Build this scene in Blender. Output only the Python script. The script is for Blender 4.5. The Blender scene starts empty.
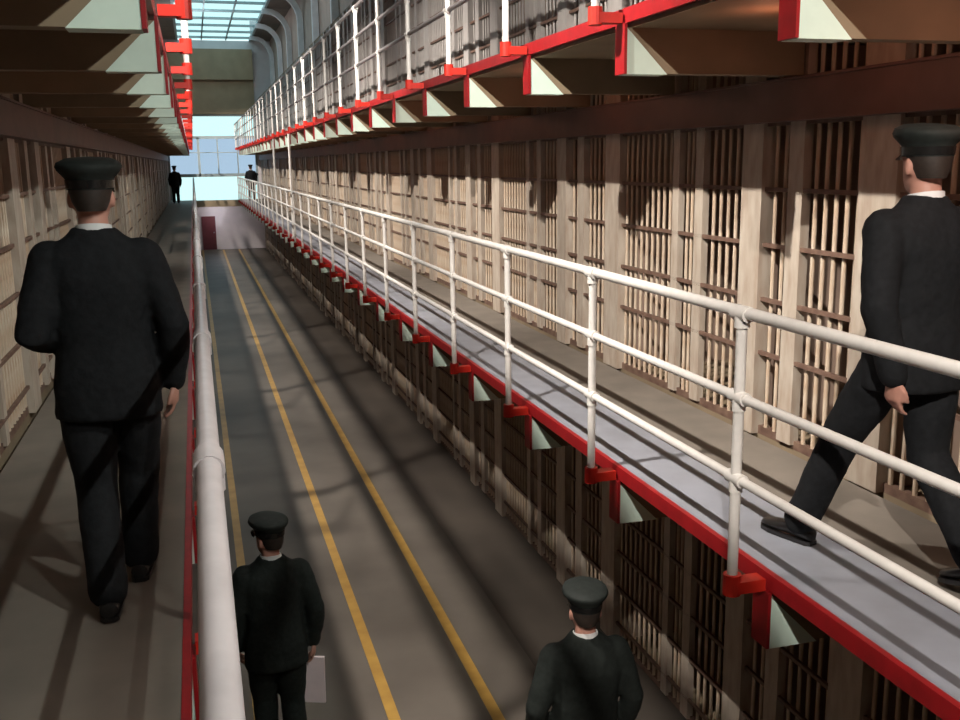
import bpy, math, random
from mathutils import Vector as V, Matrix
random.seed(7)
sc = bpy.context.scene
COL = sc.collection
PI = math.pi

# ------------------------------------------------------------------ materials
def mat(name, color, rough=.6, metal=0., var=.12, scale=6., color2=None, bump=0., spec=.5, stretch=None):
    m = bpy.data.materials.new(name); m.use_nodes = True
    nt = m.node_tree; b = nt.nodes['Principled BSDF']
    b.inputs['Roughness'].default_value = rough; b.inputs['Metallic'].default_value = metal
    b.inputs['Specular IOR Level'].default_value = spec
    tc = nt.nodes.new('ShaderNodeTexCoord'); mp = nt.nodes.new('ShaderNodeMapping')
    nt.links.new(tc.outputs['Object'], mp.inputs['Vector'])
    if stretch: mp.inputs['Scale'].default_value = stretch
    n = nt.nodes.new('ShaderNodeTexNoise'); n.inputs['Scale'].default_value = scale
    n.inputs['Detail'].default_value = 6; nt.links.new(mp.outputs['Vector'], n.inputs['Vector'])
    r = nt.nodes.new('ShaderNodeValToRGB'); r.color_ramp.elements[0].position = .3; r.color_ramp.elements[1].position = .7
    c2 = color2 or tuple(max(0, c*(1-var*2)) for c in color)
    r.color_ramp.elements[0].color = (*c2, 1); r.color_ramp.elements[1].color = (*color, 1)
    nt.links.new(n.outputs['Fac'], r.inputs['Fac']); nt.links.new(r.outputs['Color'], b.inputs['Base Color'])
    if bump:
        bp = nt.nodes.new('ShaderNodeBump'); bp.inputs['Strength'].default_value = bump; bp.inputs['Distance'].default_value = .02
        nt.links.new(n.outputs['Fac'], bp.inputs['Height']); nt.links.new(bp.outputs['Normal'], b.inputs['Normal'])
    return m

M = {}
M['white'] = mat('white_enamel', (.66, .63, .60), .35, var=.05, scale=20)
M['railgrey'] = mat('rail_paint', (.56, .51, .52), .38, var=.08, scale=14)
M['pale'] = mat('pale_green_lit', (.66, .80, .70), .5, var=.04, scale=10)  # colour carrying the light on the bracket triangles
M['red'] = mat('red_enamel', (.36, .010, .014), .45, var=.15, scale=9)
M['redcup'] = mat('bright_red_enamel', (.55, .022, .012), .4, var=.1, scale=15)
M['cream'] = mat('cream_cell_paint', (.50, .44, .37), .5, color2=(.36, .28, .22), scale=5, stretch=(3, 3, .8))
M['bar'] = mat('cream_bar_paint', (.60, .52, .42), .5, color2=(.42, .28, .18), scale=9, stretch=(4, 4, .7))
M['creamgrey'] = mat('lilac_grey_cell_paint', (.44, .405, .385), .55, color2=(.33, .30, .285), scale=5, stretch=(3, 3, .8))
M['darkrail'] = mat('dark_grey_rail', (.20, .18, .18), .45, var=.1, scale=14)  # darker grey for the upper right rails, posts stay white
M['rustshade'] = mat('shaded_rusty_brown', (.20, .125, .09), .6, color2=(.11, .06, .045), scale=12)  # rusty brown with the cross bars' shade put into the colour
M['lintel'] = mat('dark_brown_steel', (.15, .075, .06), .55, var=.15, scale=4)
M['deck'] = mat('worn_deck_concrete', (.20, .172, .145), .65, color2=(.15, .13, .11), scale=3, bump=.1)
M['band'] = mat('blue_grey_deck_paint', (.27, .28, .325), .55, color2=(.205, .21, .235), scale=3)
M['under'] = mat('brown_slab_soffit', (.26, .195, .125), .8, var=.12, scale=3)
M['floor'] = mat('polished_floor', (.13, .112, .095), .55, color2=(.095, .08, .068), scale=1.2, spec=.25)
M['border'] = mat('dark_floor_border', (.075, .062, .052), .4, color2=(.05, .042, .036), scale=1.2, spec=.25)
M['yellow'] = mat('yellow_floor_paint', (.42, .25, .055), .5, color2=(.30, .165, .035), scale=5)
M['cellwall'] = mat('cell_wall_plaster', (.34, .24, .19), .8, var=.15, scale=2)
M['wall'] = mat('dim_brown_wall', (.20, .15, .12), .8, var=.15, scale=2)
M['clerestory'] = mat('clerestory_brown', (.50, .36, .30), .7, var=.1, scale=2)
M['ribs'] = mat('pale_roof_rib', (.80, .78, .80), .6, var=.08, scale=4)
M['panel'] = mat('olive_brown_panel', (.44, .33, .21), .7, var=.08, scale=2)
M['endwall'] = mat('pale_lilac_plaster', (.78, .72, .74), .7, var=.06, scale=2)
M['frame'] = mat('grey_window_frame', (.38, .44, .46), .5, var=.06)
M['suit'] = mat('navy_black_wool', (.012, .013, .015), .85, var=.2, scale=40, bump=.15, spec=.2)
M['suitA'] = mat('dark_green_wool', (.016, .020, .018), .85, var=.2, scale=40, bump=.15, spec=.2)
M['cap'] = mat('dark_cap_cloth', (.014, .018, .016), .75, var=.2, scale=40, spec=.3)
M['visor'] = mat('black_patent', (.008, .008, .008), .25, var=0)
M['shoe'] = mat('black_leather', (.010, .009, .009), .35, var=.1)
M['skin'] = mat('skin', (.50, .25, .19), .5, var=.06, scale=20)
M['hair'] = mat('dark_hair', (.03, .02, .015), .6, var=.2, scale=60)
M['collar'] = mat('white_cotton', (.72, .72, .72), .7, var=.03)
M['eye'] = mat('eye_dark', (.02, .015, .01), .2, var=0)
M['paper'] = mat('pale_pinkish_paper', (.80, .66, .67), .7, var=.06)
M['door'] = mat('maroon_door_paint', (.18, .04, .05), .6, var=.1)
M['steel'] = mat('dull_steel', (.4, .4, .4), .4, .8, var=.05)

def glass(name, tint, tr):
    m = bpy.data.materials.new(name); m.use_nodes = True; nt = m.node_tree; nt.nodes.clear()
    o = nt.nodes.new('ShaderNodeOutputMaterial'); mx = nt.nodes.new('ShaderNodeMixShader')
    t = nt.nodes.new('ShaderNodeBsdfTransparent'); t.inputs['Color'].default_value = (*tint, 1)
    g = nt.nodes.new('ShaderNodeBsdfGlossy'); g.inputs['Roughness'].default_value = .1; g.inputs['Color'].default_value = (.8, .85, .9, 1)
    mx.inputs[0].default_value = 1-tr
    nt.links.new(t.outputs[0], mx.inputs[1]); nt.links.new(g.outputs[0], mx.inputs[2]); nt.links.new(mx.outputs[0], o.inputs[0])
    return m
M['glass'] = glass('window_glass', (.88, .97, .97), .96)
M['glassdim'] = glass('obscured_glass', (.66, .70, .80), .96)

# ------------------------------------------------------------------ mesh builder
class MB:
    def __init__(s): s.v = []; s.f = []
    def box(s, x0, x1, y0, y1, z0, z1):
        i = len(s.v)
        s.v += [(x0,y0,z0),(x1,y0,z0),(x1,y1,z0),(x0,y1,z0),(x0,y0,z1),(x1,y0,z1),(x1,y1,z1),(x0,y1,z1)]
        s.f += [tuple(i+k for k in q) for q in ((0,3,2,1),(4,5,6,7),(0,1,5,4),(1,2,6,5),(2,3,7,6),(3,0,4,7))]
        return s
    def rings(s, rings):
        n = len(rings[0]); i = len(s.v)
        for r in rings: s.v += [tuple(p) for p in r]
        for a in range(len(rings)-1):
            for k in range(n):
                s.f.append((i+a*n+k, i+a*n+(k+1) % n, i+(a+1)*n+(k+1) % n, i+(a+1)*n+k))
        s.f.append(tuple(i+k for k in reversed(range(n))))
        s.f.append(tuple(i+(len(rings)-1)*n+k for k in range(n)))
        return s
    def tube(s, pts, rad, n=12, cap=True):
        pts = [V(p) for p in pts]
        if not isinstance(rad, (list, tuple)): rad = [rad]*len(pts)
        rs = []
        ref = None
        dirs = []
        for i in range(len(pts)):
            d = (pts[min(i+1, len(pts)-1)]-pts[max(i-1, 0)]).normalized(); dirs.append(d)
        def ring(p, d, r):
            nonlocal ref
            if ref is None:
                ref = d.orthogonal().normalized()
            ref2 = (ref-d*ref.dot(d)).normalized(); ref = ref2
            b = d.cross(ref2)
            return [p+ref2*r*math.cos(2*PI*k/n)+b*r*math.sin(2*PI*k/n) for k in range(n)]
        if cap:
            for t in (80, 50, 25):
                a = math.radians(t); rs.append(ring(pts[0]-dirs[0]*rad[0]*math.sin(a), dirs[0], rad[0]*math.cos(a)))
        for p, d, r in zip(pts, dirs, rad): rs.append(ring(p, d, r))
        if cap:
            for t in (25, 50, 80):
                a = math.radians(t); rs.append(ring(pts[-1]+dirs[-1]*rad[-1]*math.sin(a), dirs[-1], rad[-1]*math.cos(a)))
        return s.rings(rs)
    def rod(s, a, b, r, n=12): return s.tube([a, b], r, n, False)
    def loft(s, secs, n=24, p=2.0):
        """secs: (cx, cy, cz, rx, ry[, tilt]) horizontal ellipses"""
        rs = []
        for q in secs:
            cx, cy, cz, rx, ry = q[:5]; tl = q[5] if len(q) > 5 else 0
            ring = []
            for k in range(n):
                a = 2*PI*k/n; c, sn = math.cos(a), math.sin(a)
                c = math.copysign(abs(c)**(2/p), c); sn = math.copysign(abs(sn)**(2/p), sn)
                ring.append(V((cx+rx*c, cy+ry*sn, cz+tl*sn*ry)))
            rs.append(ring)
        return s.rings(rs)
    def ball(s, c, r, n=12):
        c = V(c); r = r if isinstance(r, (tuple, list)) else (r, r, r); rs = []
        for i in range(1, 9):
            a = -PI/2+PI*i/9
            rs.append([c+V((r[0]*math.cos(a)*math.cos(2*PI*k/n), r[1]*math.cos(a)*math.sin(2*PI*k/n), r[2]*math.sin(a))) for k in range(n)])
        return s.rings(rs)
    def prism(s, poly, axis, a, b):
        """extrude a 2-D polygon (x,z) along y  (axis 'y')"""
        i = len(s.v); n = len(poly)
        for t in (a, b): s.v += [(x, t, z) for x, z in poly]
        for k in range(n): s.f.append((i+k, i+(k+1) % n, i+n+(k+1) % n, i+n+k))
        s.f.append(tuple(i+k for k in reversed(range(n)))); s.f.append(tuple(i+n+k for k in range(n)))
        return s
    def mesh(s, name, smooth=False):
        me = bpy.data.meshes.new(name); me.from_pydata([tuple(p) for p in s.v], [], s.f); me.update()
        import bmesh
        bm = bmesh.new(); bm.from_mesh(me); bmesh.ops.recalc_face_normals(bm, faces=bm.faces); bm.to_mesh(me); bm.free()
        if smooth:
            me.polygons.foreach_set('use_smooth', [True]*len(me.polygons))
            me.set_sharp_from_angle(angle=math.radians(42))
        return me
    def build(s, name, m, parent=None, smooth=False, bevel=0):
        me = s.mesh(name, smooth); me.materials.append(m)
        o = bpy.data.objects.new(name, me); COL.objects.link(o)
        if parent: o.parent = parent
        if bevel:
            b = o.modifiers.new('bevel', 'BEVEL'); b.width = bevel; b.segments = 2; b.limit_method = 'ANGLE'
        return o

def inst(name, me, parent=None, loc=(0, 0, 0)):
    o = bpy.data.objects.new(name, me); COL.objects.link(o); o.location = loc
    if parent: o.parent = parent
    return o
def tag(o, label=None, cat=None, group=None, kind=None):
    if label: o['label'] = label
    if cat: o['category'] = cat
    if group: o['group'] = group
    if kind: o['kind'] = kind
    return o
def empty(name, loc, rz=0):
    o = bpy.data.objects.new(name, None); COL.objects.link(o); o.location = loc; o.rotation_euler = (0, 0, rz); o.empty_display_size = .2
    return o
def struct(name, mb, m, parent=None, **k):
    o = mb.build(name, m, parent, **k)
    if not parent: o['kind'] = 'structure'
    return o

# ------------------------------------------------------------------ dimensions (metres, camera at the origin)
ZD, TH = -1.80, 2.60                 # middle deck, storey height
ZU, ZF = ZD+TH, ZD-TH                # upper deck, ground floor
XE, XR, XC = 2.314, 2.155, 3.50      # right deck edge, right rail, right cell fronts
LE, LR, LC = -.13, -.01, -1.30       # left deck edge, left rail, left cell fronts
Y0, Y1 = -4.0, 54.0
S = 1.62
ROOF = 6.2
XBK, LBK = 5.7, -3.4

# ------------------------------------------------------------------ the setting
fl = struct('floor', MB().box(LC, XC, Y0, Y1, ZF-.2, ZF), M['floor'])
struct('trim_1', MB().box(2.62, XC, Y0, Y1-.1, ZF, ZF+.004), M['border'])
def floor_line(x, w, label):
    tag(MB().box(x-w/2, x+w/2, Y0, Y1-.3, ZF, ZF+.005).build('floor_stripe', M['yellow']), label, 'floor line', 'yellow floor lines')
floor_line(.22, .09, 'yellow line on the floor closest to the left gallery')
floor_line(1.262, .095, 'middle of the three yellow lines on the ground floor')
floor_line(2.065, .095, 'yellow line on the floor farthest right, toward the right cells')

struct('wall_right', MB().box(XBK, XBK+.2, Y0, Y1, ZF-.2, ZU+2.4), M['cellwall'])
struct('wall_left', MB().box(LBK-.2, LBK, Y0, Y1, ZF-.2, ROOF), M['cellwall'])
struct('wall_back', MB().box(LBK-.2, XBK+.2, Y0-.2, Y0, ZF-.2, ROOF+1), M['wall'])
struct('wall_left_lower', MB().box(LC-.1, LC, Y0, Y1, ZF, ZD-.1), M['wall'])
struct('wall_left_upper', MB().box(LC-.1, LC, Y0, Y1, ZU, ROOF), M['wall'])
struct('ceiling_cells_right', MB().box(XC, XBK, Y0, Y1, ZU+2.40, ZU+2.55), M['under'])
for i, z in enumerate((ZD, ZU)):
    struct('floor_cells_right_%s' % ('middle', 'upper')[i], MB().box(XC, XBK, Y0, Y1, z-.10, z), M['under'])
struct('floor_cells_right_ground', MB().box(XC, XBK, Y0, Y1, ZF-.2, ZF), M['under'])
struct('floor_cells_left_middle', MB().box(LBK, LC, Y0, Y1, ZD-.10, ZD), M['under'])
struct('floor_cells_left_upper', MB().box(LBK, LC, Y0, Y1, ZU-.10, ZU), M['under'])
struct('wall_clerestory', MB().box(4.25, 4.45, Y0, Y1, ZU+2.55, ROOF), M['clerestory'])
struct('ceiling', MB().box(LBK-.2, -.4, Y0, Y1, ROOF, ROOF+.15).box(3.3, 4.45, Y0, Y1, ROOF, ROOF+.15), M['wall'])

# roof ribs: columns on the clerestory that curve over into the skylight
def rib(y):
    pts = [(4.12, y, ZU+2.55), (4.12, y, ROOF-1.1)]
    for k in range(1, 7):
        a = PI/2*k/6; pts.append((4.12-.85*(1-math.cos(a)), y, ROOF-1.1+.95*math.sin(a)))
    pts.append((3.1, y, ROOF-.14))
    rs = []
    for i, p in enumerate(pts):
        d = (V(pts[min(i+1, len(pts)-1)])-V(pts[max(i-1, 0)])).normalized(); n_ = d.cross(V((0, 1, 0))).normalized()
        p = V(p); rs.append([p+n_*.1+V((0, .11, 0)), p+n_*.1-V((0, .11, 0)), p-n_*.1-V((0, .11, 0)), p-n_*.1+V((0, .11, 0))])
    return MB().rings(rs)
for k in range(11):
    struct('trim_%d' % (k+2), rib(6.5+4.5*k), M['ribs'])

# skylight over the far end of the hall
YS = 26.0
struct('ceiling_near', MB().box(-.4, 3.3, Y0, YS, ROOF, ROOF+.15), M['wall'])
sk = struct('window_2', MB().box(-.4, -.3, YS, Y1, ROOF-.02, ROOF+.12).box(3.2, 3.3, YS, Y1, ROOF-.02, ROOF+.12), M['frame'])
mb = MB()
y = YS+.1
while y < Y1: mb.box(-.3, 3.2, y-.05, y+.05, ROOF, ROOF+.1); y += 2.25
for x in (.85, 2.05): mb.box(x-.03, x+.03, YS, Y1, ROOF+.01, ROOF+.09)
mb.build('glazing_bar', M['frame'], sk)
MB().box(-.3, 3.2, YS, Y1, ROOF+.05, ROOF+.06).build('pane', M['glass'], sk)

# end wall with its big windows
YE = Y1
ew = MB()
ew.box(LBK, XBK, YE, YE+.25, ZF-.2, ZF+.35)                       # foot
ew.box(LBK, -1.2, YE, YE+.25, ZF+.35, ROOF).box(3.3, XBK, YE, YE+.25, ZF+.35, ROOF+1)
ew.box(-1.2, 3.3, YE, YE+.25, ZF+.35, ZD-.12)
struct('wall_end', ew, M['endwall'])
struct('wall_end_upper', MB().box(-1.2, 3.3, YE-.15, YE+.25, 2.55, 4.15).box(-1.2, 3.3, YE-.4, YE+.25, 4.25, 5.75).box(-1.2, 3.3, YE-.05, YE+.25, 4.1, 4.3), M['panel'])
struct('wall_end_gable', MB().box(-1.2, 3.3, YE, YE+.25, 5.75, ROOF), M['endwall'])
wn = struct('window_1', MB().box(-1.2, -1.1, YE, YE+.2, ZD-.12, 2.55).box(3.2, 3.3, YE, YE+.2, ZD-.12, 2.55).box(-1.2, 3.3, YE, YE+.2, ZD-.12, ZD-.02)
            .box(-1.2, 3.3, YE, YE+.2, -.62, -.46).box(-1.2, 3.3, YE, YE+.2, 1.32, 1.46).box(-1.2, 3.3, YE, YE+.2, 2.45, 2.55), M['frame'])
mb = MB()
for x in (.32, 1.3, 2.3): mb.box(x-.03, x+.03, YE+.02, YE+.14, -.5, 1.4)
mb.box(-1.1, 3.2, YE+.03, YE+.12, .60, .64)
mb.box(.28, .40, YE, YE+.18, -.6, 1.4)
mb.build('mullion', M['frame'], wn)
MB().box(-1.1, 3.2, YE+.08, YE+.09, -.5, 1.4).build('pane', M['glassdim'], wn)
MB().box(-1.1, 3.2, YE+.08, YE+.09, ZD-.05, -.58).build('pane', M['glass'], wn)
MB().box(-1.1, 3.2, YE+.08, YE+.09, 1.4, 2.5).build('pane', M['glass'], wn)
dr = struct('door_1', MB().box(.25, .95, YE-.06, YE, ZF+.01, ZF+1.75), M['door'])
MB().ball((.85, YE-.09, ZF+.9), .04).build('door_handle', M['steel'], dr)
# the crossing at the far end
cw = empty('cross_walkway', (1.1, YE-1.1, ZD))
tag(cw, 'dark crossing walkway joining both galleries below the bright end window', 'walkway')
MB().box(LE-1.1+.02, XE-1.1-.02, -.5, 1.05, -.14, -.02).build('deck', M['under'], cw)
MB().box(LE-1.1+.02, XE-1.1-.02, -.54, -.50, -.30, -.0).build('edge_beam', M['panel'], cw)

# ------------------------------------------------------------------ galleries
def gallery(name_label, xe, xw, z, ph, side):
    """side +1: right gallery (edge at xe, wall at xw>xe)"""
    g = empty('gallery_walkway', (xe, 0, z)); tag(g, name_label, 'walkway')
    w = (xw-xe)
    lo, hi = min(0, w), max(0, w)
    MB().box(min(.03*side, w), max(.03*side, w), Y0, Y1-.02, -.09, 0).build('deck', M['deck'], g)
    if side > 0: MB().box(min(.03*side, .56*side), max(.03*side, .56*side), Y0, Y1-.02, 0, .003).build('painted_band', M['band'], g)
    MB().box(min(.03*side, w), max(.03*side, w), Y0, Y1-.02, -.10, -.09).build('soffit', M['under'], g)
    MB().box(min(0, .03*side), max(0, .03*side), Y0, Y1-.02, -.075, .004).build('edge_strip', M['red'], g)
    a, b = sorted((.006*side, w)); bm = MB().box(a, b, -.05, .05, -.34, -.10).mesh('bracket'); bm.materials.append(M['under'])  # brown holds the shade on the rest of the pale beam side
    gm = MB().prism([(.004*side, -.10), (.004*side, -.345), (.25*side, -.345)], 'y', -.058, .058).mesh('lit_triangle'); gm.materials.append(M['pale'])  # pale triangle: lamp-lit corner of the bracket side, put into shape and colour
    a, b = sorted((-.012*side, .004*side)); pm = MB().box(a, b, -.062, .062, -.342, -.078).mesh('end_plate'); pm.materials.append(M['red'])
    k = -3
    while ph+S*k < Y1-.5:
        br = inst('bracket', bm, g, (0, ph+S*k, 0)); inst('end_plate', pm, br); inst('lit_triangle', gm, br); k += 1
    return g
gallery('right middle gallery walkway with grey deck, red edge and white brackets', XE, XC-.065, ZD, 3.59, 1)
gallery('upper right gallery walkway overhead with brown underside and white brackets', XE, XC-.065, ZU, 3.59, 1)
gallery('left middle gallery walkway under the walking man in a dark suit', LE, LC+.065, ZD, 3.75, -1)
gallery('upper left gallery walkway overhead with pale lit bracket ends', LE, LC+.065, ZU, 3.75, -1)

def railing(label, x, xe, z, ph, side, ya, pm, rm=None):
    r = empty('railing', (x, 0, z)); tag(r, label, 'railing')
    for nm, h, rad in (('top_rail', 1.17, .026), ('middle_rail', .806, .021), ('lower_rail', .448, .021)):
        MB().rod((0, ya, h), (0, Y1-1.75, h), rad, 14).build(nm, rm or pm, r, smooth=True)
    mb = MB().rod((0, 0, .0), (0, 0, 1.165), .023, 14)
    for h, q in ((1.165, .034), (.806, .03), (.448, .03)):
        mb.rod((0, -.055, h), (0, .055, h), q, 14)
        mb.rod((0, 0, h-.06), (0, 0, h-.0), q*.95, 14)
    me = mb.mesh('post', True); me.materials.append(pm)
    d = (xe-x)
    c = MB().rod((0, 0, -.085), (0, 0, .01), .040, 14)                # socket with its arm to the deck edge
    a, b = sorted((0, d-.014*side)); c.box(a, b, -.038, .038, -.075, -.02)
    ce = c.mesh('socket'); ce.materials.append(M['redcup'])
    k = -3
    while ph+S*k < Y1-1.8:
        yy = ph+S*k
        if yy > ya+.1:
            p = inst('post', me, r, (0, yy, 0)); inst('socket', ce, p)
        k += 1
    return r
railing('white three-bar pipe railing along the right middle gallery', XR, XE, ZD, 3.59, 1, -2.5, M['white'])
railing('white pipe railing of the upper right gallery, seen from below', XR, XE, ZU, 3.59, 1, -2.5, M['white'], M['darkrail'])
railing('pale pipe railing of the left gallery running up from the bottom edge', LR, LE, ZD, 3.75, -1, -2.5, M['railgrey'])
railing('white railing posts with red sockets on the upper left gallery', LR+.02, LE, ZU, 3.75, -1, -2.5, M['white'])

# two tall thin poles between the decks, far down
for y, l in ((24.6, 'thin white pole linking the right decks, nearer of two far poles'), (29.5, 'thin white pole linking the right decks, farther of two far poles')):
    p = empty('support_pole', (XE-.045, y, ZD-.0)); tag(p, l, 'pole', 'far support poles')
    MB().rod((0, 0, -.0), (0, 0, TH-.1), .03, 10).build('shaft', M['white'], p, smooth=True)
    MB().rod((0, 0, .0), (0, 0, .05), .05, 10).build('base_flange', M['white'], p)

# ------------------------------------------------------------------ cell fronts
HB = 2.49                                              # height of the fronts
def mk(mb, name, m, smooth=False):
    me = mb.mesh(name, smooth); me.materials.append(m); return me
def kit(pm, bm):
    d = {}
    d['bar'] = mk(MB().rod((0, 0, .055), (0, 0, HB), .0135, 8), 'bar', bm, True)
    d['pier_a'] = box_me('pier', .24, .10, 0, HB, pm); d['pier_b'] = box_me('pier', .30, .10, 0, HB, pm)
    d['post_a'] = box_me('door_post', .12, .05, .03, HB, pm); d['post_b'] = box_me('door_post', .10, .05, .03, HB, pm)
    d['post_c'] = box_me('door_post', .15, .06, .03, HB, pm)
    for k, bars in (('w', WB), ('n', NB)):
        g = MB()
        for q in bars: g.rod((0, q, .055), (0, q, HB), .0135, 6)
        d[k] = mk(g, 'bar_grille', bm, True)
    return d
def box_me(name, w, d, z0, z1, m): return mk(MB().box(-d/2, d/2, -w/2, w/2, z0, z1), name, m)
def cross(w): return mk(MB().box(-.011, .011, 0, w, -.013, .013), 'cross_bar', M['rustshade'])
def sill(w): return mk(MB().box(-.02, .02, 0, w, 0, .055), 'sill', M['rustshade'])
CRS = (.20, .55, .90, 1.25, 1.60, 2.0)
# wide front: pier .0-.24 | bars | post .80-.92 | gap | post 1.17-1.27 | bars to 2.20
WB = [.30, .40, .50, .60, .70, 1.02, 1.09, 1.37, 1.47, 1.57, 1.67, 1.77, 1.87, 1.97, 2.07, 2.16]
# narrow front: pier 0-.30 | bars | post .85-1.0 | gap | bars to 1.26
NB = [.37, .47, .57, .67, .77, 1.09, 1.19]
cw_me = {}
for nm, w, a in (('wideA', .68, .24), ('wideB', 1.28, .92), ('narA', .55, .30), ('narB', .26, 1.0)):
    cw_me[nm] = (cross(w), a)
cl = {'w': sill(2.2), 'n': sill(1.26)}
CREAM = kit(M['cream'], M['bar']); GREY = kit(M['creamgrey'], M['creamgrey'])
ORD = 'first second third fourth fifth sixth seventh eighth ninth tenth eleventh twelfth thirteenth fourteenth fifteenth sixteenth'.split()
def cell_front(kind, x, y, z, label, group, detail, flip, K):
    c = empty('cell_front', (x, y, z), 0); tag(c, label, 'cell front', group)
    bars = WB if kind == 'w' else NB
    sg = -1 if flip else 1
    if kind == 'w':
        inst('pier', K['pier_a'], c, (0, .12, 0)); inst('door_post', K['post_a'], c, (0, .86, 0)); inst('door_post', K['post_b'], c, (0, 1.22, 0)); names = ('wideA', 'wideB')
    else:
        inst('pier', K['pier_b'], c, (0, .15, 0)); inst('door_post', K['post_c'], c, (0, .925, 0)); names = ('narA', 'narB')
    inst('sill', cl[kind], c, (.02*sg, 0, 0))
    if detail:
        for b in bars: inst('bar', K['bar'], c, (.012*sg, b, 0))
    else: inst('bar_grille', K[kind], c, (.012*sg, 0, 0))
    for h in CRS:
        for nm in names:
            me, a = cw_me[nm]; inst('cross_bar', me, c, (-.014*sg, a, h))
PER = 3.46
def row(x, z, where, group, flip, kmax, near, K):
    for k in range(-1, kmax):
        yb = 5.36+.22+PER*k
        n = ORD[k+1]
        det = yb < near
        cell_front('w', x, yb, z, 'wide barred cell front on the %s, %s wide one from the camera' % (where, n), group+', wide', det, flip, K)
        cell_front('n', x, yb+2.2, z, 'narrow barred cell front on the %s, %s narrow one from the camera' % (where, n), group+', narrow', det, flip, K)
        # party walls of the cells behind
        mb = MB()
        a, b = (x+.06, XBK) if not flip else (LBK, x-.06)
        struct('wall_partition', mb.box(a, b, yb+.04, yb+.20, z, z+HB).box(a, b, yb+2.24, yb+2.46, z, z+HB), M['cellwall'])
row(XC, ZD, 'right middle tier', 'right middle cell fronts', False, 14, 20, CREAM)
row(XC, ZF, 'right ground tier', 'right ground cell fronts', False, 14, 18, CREAM)
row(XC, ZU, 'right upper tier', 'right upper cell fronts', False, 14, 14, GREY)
row(LC, ZD, 'left gallery', 'left gallery cell fronts', True, 14, 20, CREAM)
# cover the stretch of each storey before the first front
struct('wall_right_stub', MB().box(XC-.03, XC+.1, Y0, 2.10, ZF, ZU+2.4), M['wall'])
struct('wall_left_stub', MB().box(LC-.1, LC+.03, Y0, 2.10, ZD, ZU-.1), M['wall'])
# last strip at the far end
struct('wall_right_far', MB().box(XC-.03, XC+.1, 5.58+PER*14, Y1, ZF, ZU+2.4), M['cream'])
struct('wall_left_far', MB().box(LC-.1, LC+.03, 5.58+PER*14, Y1, ZD, ZU-.1), M['cream'])

def lintel(x, z, side, label):
    o = empty('lock_beam', (x, 0, z)); tag(o, label, 'beam')
    d = -.09*side
    a, b = sorted((-.05*side, d-.05*side))
    MB().box(a, b, 2.12, 53.5, 2.02, 2.235).build('beam_face', M['lintel'], o)
    a, b = sorted((-.05*side, d-.07*side))
    MB().box(a, b, 2.12, 53.5, 2.235, 2.25).box(a, b, 2.12, 53.5, 2.005, 2.02).build('flange', M['lintel'], o)
lintel(XC, ZD, 1, 'long dark brown steel beam above the right middle cell fronts')
lintel(XC, ZF, 1, 'dark steel beam over the ground-floor cells under the right gallery')
lintel(LC, ZD, -1, 'dim brown steel beam over the left gallery cell fronts')

# ------------------------------------------------------------------ people
DG = None
def remesh(mb, name, m, voxel, smooth_it=4, noise=0, parent=None):
    me = mb.mesh(name); o = bpy.data.objects.new('tmp', me); COL.objects.link(o)
    r = o.modifiers.new('r', 'REMESH'); r.mode = 'VOXEL'; r.voxel_size = voxel; r.use_smooth_shade = True
    s = o.modifiers.new('s', 'SMOOTH'); s.iterations = smooth_it; s.factor = .5
    if noise:
        t = bpy.data.textures.new('folds', 'CLOUDS'); t.noise_scale = .13; t.noise_depth = 2
        d = o.modifiers.new('d', 'DISPLACE'); d.texture = t; d.strength = noise; d.mid_level = .5; d.texture_coords = 'LOCAL'
    dg = bpy.context.evaluated_depsgraph_get(); dg.update()
    nm = bpy.data.meshes.new_from_object(o.evaluated_get(dg)); nm.name = name
    bpy.data.objects.remove(o); bpy.data.meshes.remove(me)
    nm.materials.clear(); nm.materials.append(m)
    nm.polygons.foreach_set('use_smooth', [True]*len(nm.polygons))
    ob = bpy.data.objects.new(name, nm); COL.objects.link(ob)
    if parent: ob.parent = parent
    return ob

def hand(mb, w, d, pn, side):
    """w wrist, d direction of the fingers, pn palm normal (fingers curl to it)"""
    w, d, pn = V(w), V(d).normalized(), V(pn).normalized()
    pn = (pn-d*pn.dot(d)).normalized(); t = d.cross(pn)*side        # t points to the thumb side
    rs = []
    for s_, hw, hh in ((-.02, .026, .020), (.01, .030, .019), (.045, .040, .017), (.08, .043, .015), (.095, .040, .011)):
        c = w+d*s_
        rs.append([c+t*hw*math.cos(2*PI*k/12)+pn*hh*math.sin(2*PI*k/12) for k in range(12)])
    mb.rings(rs)
    for i, L in enumerate((.072, .080, .074, .058)):
        o = w+d*.078+t*(.031-.0205*i); c = o
        pts = [c]
        for j, fr in enumerate((.48, .30, .22)):
            a = math.radians(16+20*j+3*i)
            c = c+(d*math.cos(a)+pn*math.sin(a))*L*fr*1.15; pts.append(c)
        mb.tube(pts, [.0098, .0092, .0085, .0075], 8)
    b = w+d*.022+t*.026
    mb.tube([b, b+(d*.75+t*.55+pn*.3).normalized()*.035, b+(d*.75+t*.55+pn*.3).normalized()*.035+(d*.95+t*.1+pn*.35).normalized()*.042], [.014, .011, .0085], 8)

def rotz(p, a, c=(0, 0, 0)):
    x, y = p[0]-c[0], p[1]-c[1]
    return V((c[0]+x*math.cos(a)-y*math.sin(a), c[1]+x*math.sin(a)+y*math.cos(a), p[2]))

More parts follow.
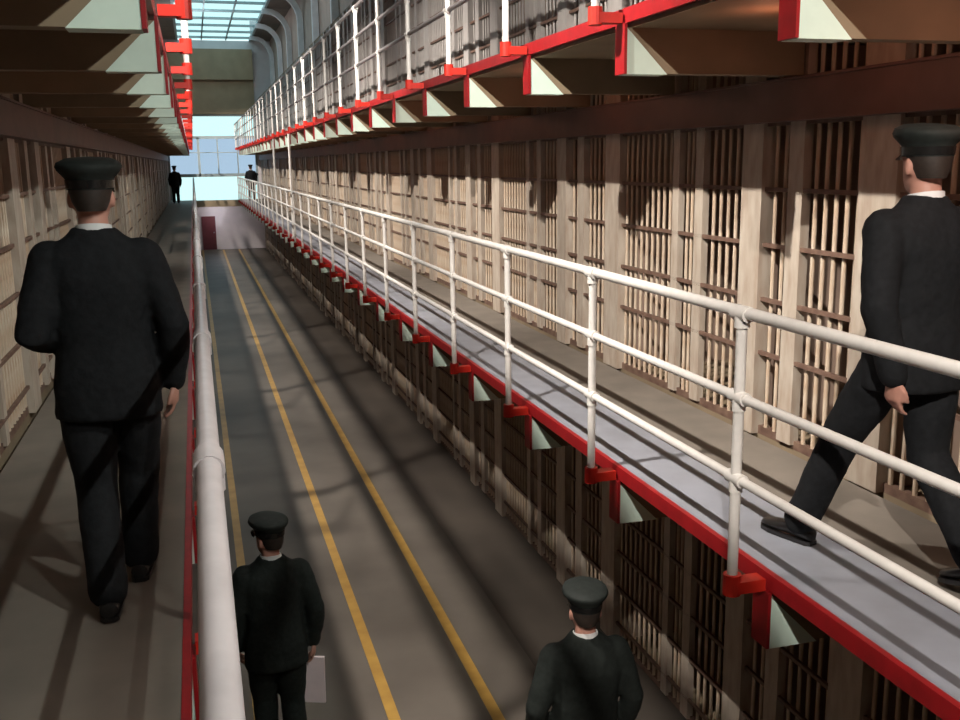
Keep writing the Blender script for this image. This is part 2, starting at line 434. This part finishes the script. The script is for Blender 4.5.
def person(label, loc, rz, sc_, P, suit, group=None, fine=True):
    """P: pose with elbows, wrists, hand dirs, knees, ankles, foot yaw/pitch, head yaw"""
    vx = .0075 if fine else .012
    mb = MB()
    # head and neck
    ha = P.get('head', 0)
    hd = MB()
    hd.loft([(0, .045, 1.515, .028, .03), (0, .04, 1.53, .045, .055), (0, .025, 1.56, .060, .078), (0, .01, 1.60, .070, .092), (0, .005, 1.64, .075, .098), (0, 0, 1.68, .076, .099), (0, 0, 1.71, .070, .09), (0, 0, 1.735, .05, .065), (0, 0, 1.745, .02, .03)], 20)
    hd.rings([[V((x*s_, .095+y_, z)) for x, z in ((-.016, 1.585), (.016, 1.585), (.009, 1.625), (-.009, 1.625))] for s_, y_ in ((1.1, -.02), (1, .0), (.55, .028))])   # nose
    hd.ball((0, .088, 1.562), (.024, .012, .007)); hd.ball((0, .086, 1.551), (.02, .012, .007))   # lips
    hd.ball((0, .086, 1.526), (.02, .014, .012))                                              # chin
    hd.tube([(-.05, .075, 1.655), (0, .094, 1.66), (.05, .075, 1.655)], .010, 8)                 # brow
    for s_ in (-1, 1): hd.ball((s_*.078, -.005, 1.615), (.010, .020, .032))                   # ears
    hd.v = [tuple(rotz(p, ha)) for p in hd.v]
    o_ = len(mb.v); mb.v += hd.v; mb.f += [tuple(i+o_ for i in f) for f in hd.f]
    mb.tube([(0, -.01, 1.42), (0, -.008, 1.50), (0, .0, 1.57)], [.062, .056, .055], 16)
    # trunk
    mb.loft([(0, 0, .86, .14, .10), (0, 0, .95, .155, .105), (0, 0, 1.08, .135, .095), (0, 0, 1.22, .15, .105), (0, 0, 1.34, .165, .10), (0, 0, 1.42, .14, .075), (0, 0, 1.46, .07, .06)], 20)
    for s_, K in ((-1, 'L'), (1, 'R')):
        sh, el, wr = V((s_*.17, 0, 1.40)), V(P['el'+K]), V(P['wr'+K])
        mb.tube([sh, (sh+el)/2, el, (el+wr)/2, wr], [.058, .052, .042, .038, .027], 12)
        hand(mb, wr, P.get('hd'+K, wr-el), P.get('pn'+K, (-s_, .2, 0)), -s_*P.get('ts'+K, 1))
        hp, kn, an = V((s_*.09, 0, .90)), V(P['kn'+K]), V(P['an'+K])
        mb.tube([hp, (hp+kn)/2, kn, kn*.6+an*.4, an], [.088, .080, .058, .056, .040], 12)
        fy, fp = P.get('ft'+K, (0, 0))
        fdir = V((-math.sin(fy)*math.cos(fp), math.cos(fy)*math.cos(fp), -math.sin(fp)))
        mb.tube([an+V((0, 0, -.03)), an+fdir*.08+V((0, 0, -.045)), an+fdir*.15+V((0, 0, -.055))], [.036, .034, .022], 10)
    body = remesh(mb, 'person', M['skin'], vx, 2)
    body.location = V(loc)+V((0, 0, .006)); body.rotation_euler = (0, 0, rz); body.scale = (sc_,)*3
    tag(body, label, 'person', group)
    # jacket
    mb = MB()
    mb.loft([(0, 0, .77, .205, .15), (0, 0, .80, .205, .15), (0, 0, .92, .198, .145), (0, 0, 1.06, .180, .128), (0, 0, 1.20, .186, .130), (0, -.005, 1.32, .202, .130), (0, -.005, 1.395, .202, .112), (0, -.01, 1.445, .158, .092), (0, -.008, 1.48, .102, .078), (0, -.004, 1.508, .078, .07)], 28, 2.3)
    for s_, K in ((-1, 'L'), (1, 'R')):
        sh, el, wr = V((s_*.170, -.005, 1.388)), V(P['el'+K]), V(P['wr'+K])
        mb.tube([sh, sh.lerp(el, .35), sh.lerp(el, .7), el, el.lerp(wr, .4), el.lerp(wr, .98)], [.080, .076, .070, .064, .060, .050], 16)
    remesh(mb, 'jacket', suit, .011 if fine else .016, 5, .018, body)
    # trousers
    mb = MB()
    mb.loft([(0, 0, .78, .165, .125), (0, 0, .88, .175, .125), (0, 0, 1.0, .165, .118)], 24)
    for s_, K in ((-1, 'L'), (1, 'R')):
        hp, kn, an = V((s_*.092, 0, .88)), V(P['kn'+K]), V(P['an'+K])
        mb.tube([hp, hp.lerp(kn, .5), kn, kn.lerp(an, .5), kn.lerp(an, .94)], [.105, .100, .083, .078, .078], 16)
    remesh(mb, 'trousers', suit, .011 if fine else .016, 5, .016, body)
    # shoes
    for s_, K in ((-1, 'L'), (1, 'R')):
        an = V(P['an'+K]); fy, fp = P.get('ft'+K, (0, 0))
        R = Matrix.Rotation(fy, 4, 'Z') @ Matrix.Rotation(-fp, 4, 'X')
        up = MB(); rs = []
        for yy, hw, hh in ((-.075, .020, .035), (-.066, .034, .058), (-.03, .040, .075), (.02, .042, .078), (.07, .047, .060), (.13, .049, .045), (.18, .040, .036), (.205, .020, .024)):
            rs.append([V((hw*math.cos(2*PI*k/14), yy, -.065+max(-.0, hh*.5+hh*.5*math.sin(2*PI*k/14)))) for k in range(14)])
        up.rings(rs); so = MB()
        so.rings([[V((hw*c, yy, -.080)) if j else V((hw*c, yy, -.062)) for j, c in ((0, -1), (0, 1), (1, 1), (1, -1))] for yy, hw in ((-.078, .022), (-.06, .036), (0, .041), (.08, .049), (.14, .050), (.19, .038), (.21, .018))])
        for q in (up, so): q.v = [tuple(R @ V(p)+an) for p in q.v]
        s1 = up.build('shoe', M['shoe'], body, smooth=True); so.build('sole', M['shoe'], s1)
    # collar, hair, cap
    mb = MB(); rs = []
    for z, r in ((1.485, .070), (1.518, .066), (1.518, .060), (1.48, .060)): rs.append([V((r*math.cos(2*PI*k/24), -.006+r*math.sin(2*PI*k/24), z+.012*math.sin(2*PI*k/24)*-1)) for k in range(24)])
    mb.rings(rs).build('shirt_collar', M['collar'], body, smooth=True)
    mb = MB()
    mb.loft([(0, -.028, 1.575, .052, .066), (0, -.022, 1.61, .070, .080), (0, -.015, 1.65, .079, .090), (0, -.010, 1.69, .081, .096), (0, -.004, 1.72, .074, .094)], 20)
    h = mb.build('hair', M['hair'], body, smooth=True)
    for s_ in (-1, 1):
        q = rotz(V((s_*.03, .090, 1.638)), ha); MB().ball(q, .011, 10).build('eye', M['eye'], body, smooth=True)
    c = MB()
    c.loft([(0, 0, 1.655, .086, .106), (0, 0, 1.695, .088, .108), (0, .0, 1.709, .100, .120), (0, .004, 1.728, .117, .134), (0, .006, 1.742, .122, .137), (0, .004, 1.757, .116, .130, .06), (0, .002, 1.771, .086, .10, .08), (0, 0, 1.776, .03, .04, .08)], 28)
    cap = c.build('cap', M['cap'], body, smooth=True)
    v_ = MB(); rs = []
    for k in range(9):
        a = math.radians(25+130*k/8); co, si = math.cos(a), math.sin(a)
        i0 = V((.082*co, .100*si, 1.665)); o0 = V((.094*co, .112*si+.055*max(0, math.sin((a-.44)/2.27*PI)), 1.642))
        rs.append([i0, i0+V((0, 0, .006)), o0+V((0, 0, .005)), o0])
    v_.rings(rs).build('visor', M['visor'], cap)
    b_ = MB(); b_.loft([(0, 0, 1.660, .0885, .1085), (0, 0, 1.692, .0905, .1105)], 28); b_.build('cap_band', M['visor'], cap, smooth=True)
    for o in (cap, h): o.rotation_euler = (0, 0, ha)
    return body

# left man walking away along the left gallery
person('man in black suit and cap walking away on the left gallery', (-.395, 4.22, ZD), .03, 1.03, dict(
    elL=(-.245, -.11, 1.12), wrL=(-.20, .13, 1.05), hdL=(.6, .8, -.15), pnL=(.8, -.5, 0), elR=(.268, -.03, 1.12), wrR=(.252, .05, .875), hdR=(0, .12, -1), pnR=(-1, .1, 0),
    knL=(-.075, -.02, .48), anL=(-.055, -.20, .08), knR=(.085, .14, .50), anR=(.055, .16, .08), ftL=(.0, .0), ftR=(-.05, 0), head=0), M['suit'])
# right man close to the camera on the right gallery
person('man in dark uniform cap, close at the right edge, walking on the right gallery', (2.87, 3.42, ZD), 0, 1.08, dict(
    elL=(-.255, -.11, 1.11), wrL=(-.20, -.15, .85), hdL=(.1, .12, -1), pnL=(1, .1, 0), elR=(.26, -.02, 1.12), wrR=(.25, .10, .88), hdR=(0, .15, -1), pnR=(-1, .1, 0),
    knL=(-.13, .24, .50), anL=(-.19, .40, .08), knR=(.09, -.02, .48), anR=(.09, -.34, .145), ftL=(.25, 0), ftR=(0, .28), head=-.15), M['suit'])
# men on the ground floor
A = person('man in dark green coat and cap on the floor beside the left yellow line', (.345, 6.72, ZF), .05, 1.11, dict(
    elL=(-.26, .0, 1.12), wrL=(-.24, .10, .87), elR=(.265, -.02, 1.12), wrR=(.25, .05, .86), hdR=(0, .08, -1), pnR=(-1, .1, 0),
    knL=(-.08, .10, .49), anL=(-.08, .05, .08), knR=(.09, .02, .48), anR=(.09, -.12, .08), head=.5), M['suitA'])
person('man in dark coat with white collar on the floor at the bottom centre', (2.03, 4.98, ZF), -.04, 1.11, dict(
    elL=(-.27, -.02, 1.12), wrL=(-.25, .08, .87), elR=(.27, -.02, 1.12), wrR=(.25, .08, .87),
    knL=(-.09, .08, .49), anL=(-.09, .0, .08), knR=(.09, .02, .48), anR=(.09, -.12, .08), head=-.1), M['suitA'])
# paper in the hand of the man on the floor
pp = MB().box(-.012, .012, -.09, .09, -.36, 0).build('folded_paper', M['paper']); pp.location = (.612, 6.86, ZF+.79)
tag(pp, 'pale folded paper held at the side of the man by the left line', 'paper')
pp.rotation_euler = (0, .05, 1.2)
# far people
person('small dark figure standing far away at the end of the left gallery', (-.86, 50.0, ZD), 0, 1.0, dict(
    elL=(-.26, 0, 1.12), wrL=(-.24, .08, .87), elR=(.26, 0, 1.12), wrR=(.24, .08, .87), knL=(-.09, .03, .49), anL=(-.10, 0, .08), knR=(.09, .03, .49), anR=(.10, 0, .08)), M['suit'], fine=False)
person('small dark figure standing far away at the end of the right gallery', (2.78, 51.5, ZD), 0, 1.0, dict(
    elL=(-.26, 0, 1.12), wrL=(-.24, .08, .87), elR=(.26, 0, 1.12), wrR=(.24, .08, .87), knL=(-.09, .03, .49), anL=(-.10, 0, .08), knR=(.09, .03, .49), anR=(.10, 0, .08)), M['suit'], fine=False)

# ------------------------------------------------------------------ light
def lamp(name, loc, power, color, radius):
    l = bpy.data.lights.new(name, 'POINT'); l.energy = power; l.color = color; l.shadow_soft_size = radius
    o = bpy.data.objects.new(name, l); COL.objects.link(o); o.location = loc; return o
def spot(name, loc, aim, power, color, radius, size, blend):
    l = bpy.data.lights.new(name, 'SPOT'); l.energy = power; l.color = color; l.shadow_soft_size = radius
    l.spot_size = math.radians(size); l.spot_blend = blend
    o = bpy.data.objects.new(name, l); COL.objects.link(o); o.location = loc
    o.rotation_euler = V(aim).to_track_quat('-Z', 'Y').to_euler(); return o
for i in range(9):
    spot('gallery_lamp_left', (-.65, -1.6+6.48*i, 3.15), (2.8, 2.4, -4.0), 2750*(1-.06*i), (1, .93, .84), .035, 92, .75)
for y in (-2.5, .5, 6.0, 12.0, 19.0):
    spot('gallery_lamp_right', (2.95, y, 3.15), (-2.8, 2.6, -3.0), 640, (.97, 1, .93), .05, 92, .75)

for i in range(1, 16):                                   # added warm fill lights under the gallery soffits, without any fixture
    y = 4.40+3.24*i
    for z in (ZU, ZD):
        lamp('soffit_fill_right', (2.75, y-1.62*2, z-.25), 2.3 if z > 0 else .45, (1, .36, .20), .06)
    lamp('soffit_fill_left', (-.7, y-1.5, ZU-.25), .6, (1, .45, .26), .06)

lamp('soffit_fill_right', (2.95, 2.95, .38), 7, (1, .52, .38), .05)  # unseen warm source for the pink-lit near bars, no fixture
lamp('crossing_fill', (1.1, 53.0, -2.35), 30, (.95, .93, 1), .08)  # added fill for the pale wall under the crossing
for y in (1.5, 7.5, 13.5, 19.5, 25.5, 31.5):
    spot('floor_fill', (1.1, y, ROOF-.15), (0, .12, -1), 850, (1, .92, .82), .25, 36, .8)  # added overhead fill to even out the floor
lamp('rib_fill', (.4, 31, 5.3), 130, (.85, .93, 1), .1); lamp('rib_fill', (.4, 43, 5.3), 130, (.85, .93, 1), .1)  # added cool fill to brighten the roof ribs

w = bpy.data.worlds.new('sky'); sc.world = w; w.use_nodes = True
bg = w.node_tree.nodes['Background']
tc = w.node_tree.nodes.new('ShaderNodeTexCoord'); sp = w.node_tree.nodes.new('ShaderNodeSeparateXYZ'); rp = w.node_tree.nodes.new('ShaderNodeValToRGB')
w.node_tree.links.new(tc.outputs['Generated'], sp.inputs[0]); w.node_tree.links.new(sp.outputs['Z'], rp.inputs[0]); w.node_tree.links.new(rp.outputs[0], bg.inputs[0])
rp.color_ramp.elements[0].color = (.78, .97, .96, 1); rp.color_ramp.elements[1].color = (.42, .68, .82, 1)
bg.inputs[1].default_value = 1.5

# ------------------------------------------------------------------ camera
yaw, pitch, roll, f = .2764, .1996, -.0139, 983.6
cy, sy, cp, sp_ = math.cos(yaw), math.sin(yaw), math.cos(pitch), math.sin(pitch)
fwd = V((sy*cp, cy*cp, -sp_)); rt = V((cy, -sy, 0)); up = rt.cross(fwd)
r2 = rt*math.cos(roll)+up*math.sin(roll); u2 = -rt*math.sin(roll)+up*math.cos(roll)
cd = bpy.data.cameras.new('camera'); co = bpy.data.objects.new('camera', cd); COL.objects.link(co)
cd.sensor_fit = 'HORIZONTAL'; cd.sensor_width = 36; cd.lens = 36*f/960; cd.clip_start = .05; cd.clip_end = 300
co.matrix_world = Matrix(((r2.x, u2.x, -fwd.x, 0), (r2.y, u2.y, -fwd.y, 0), (r2.z, u2.z, -fwd.z, 0), (0, 0, 0, 1)))
sc.camera = co
sc.view_settings.view_transform = 'Standard'; sc.view_settings.look = 'None'
sc.view_settings.exposure = -.2; sc.view_settings.gamma = 1; sc.view_settings.use_curve_mapping = False
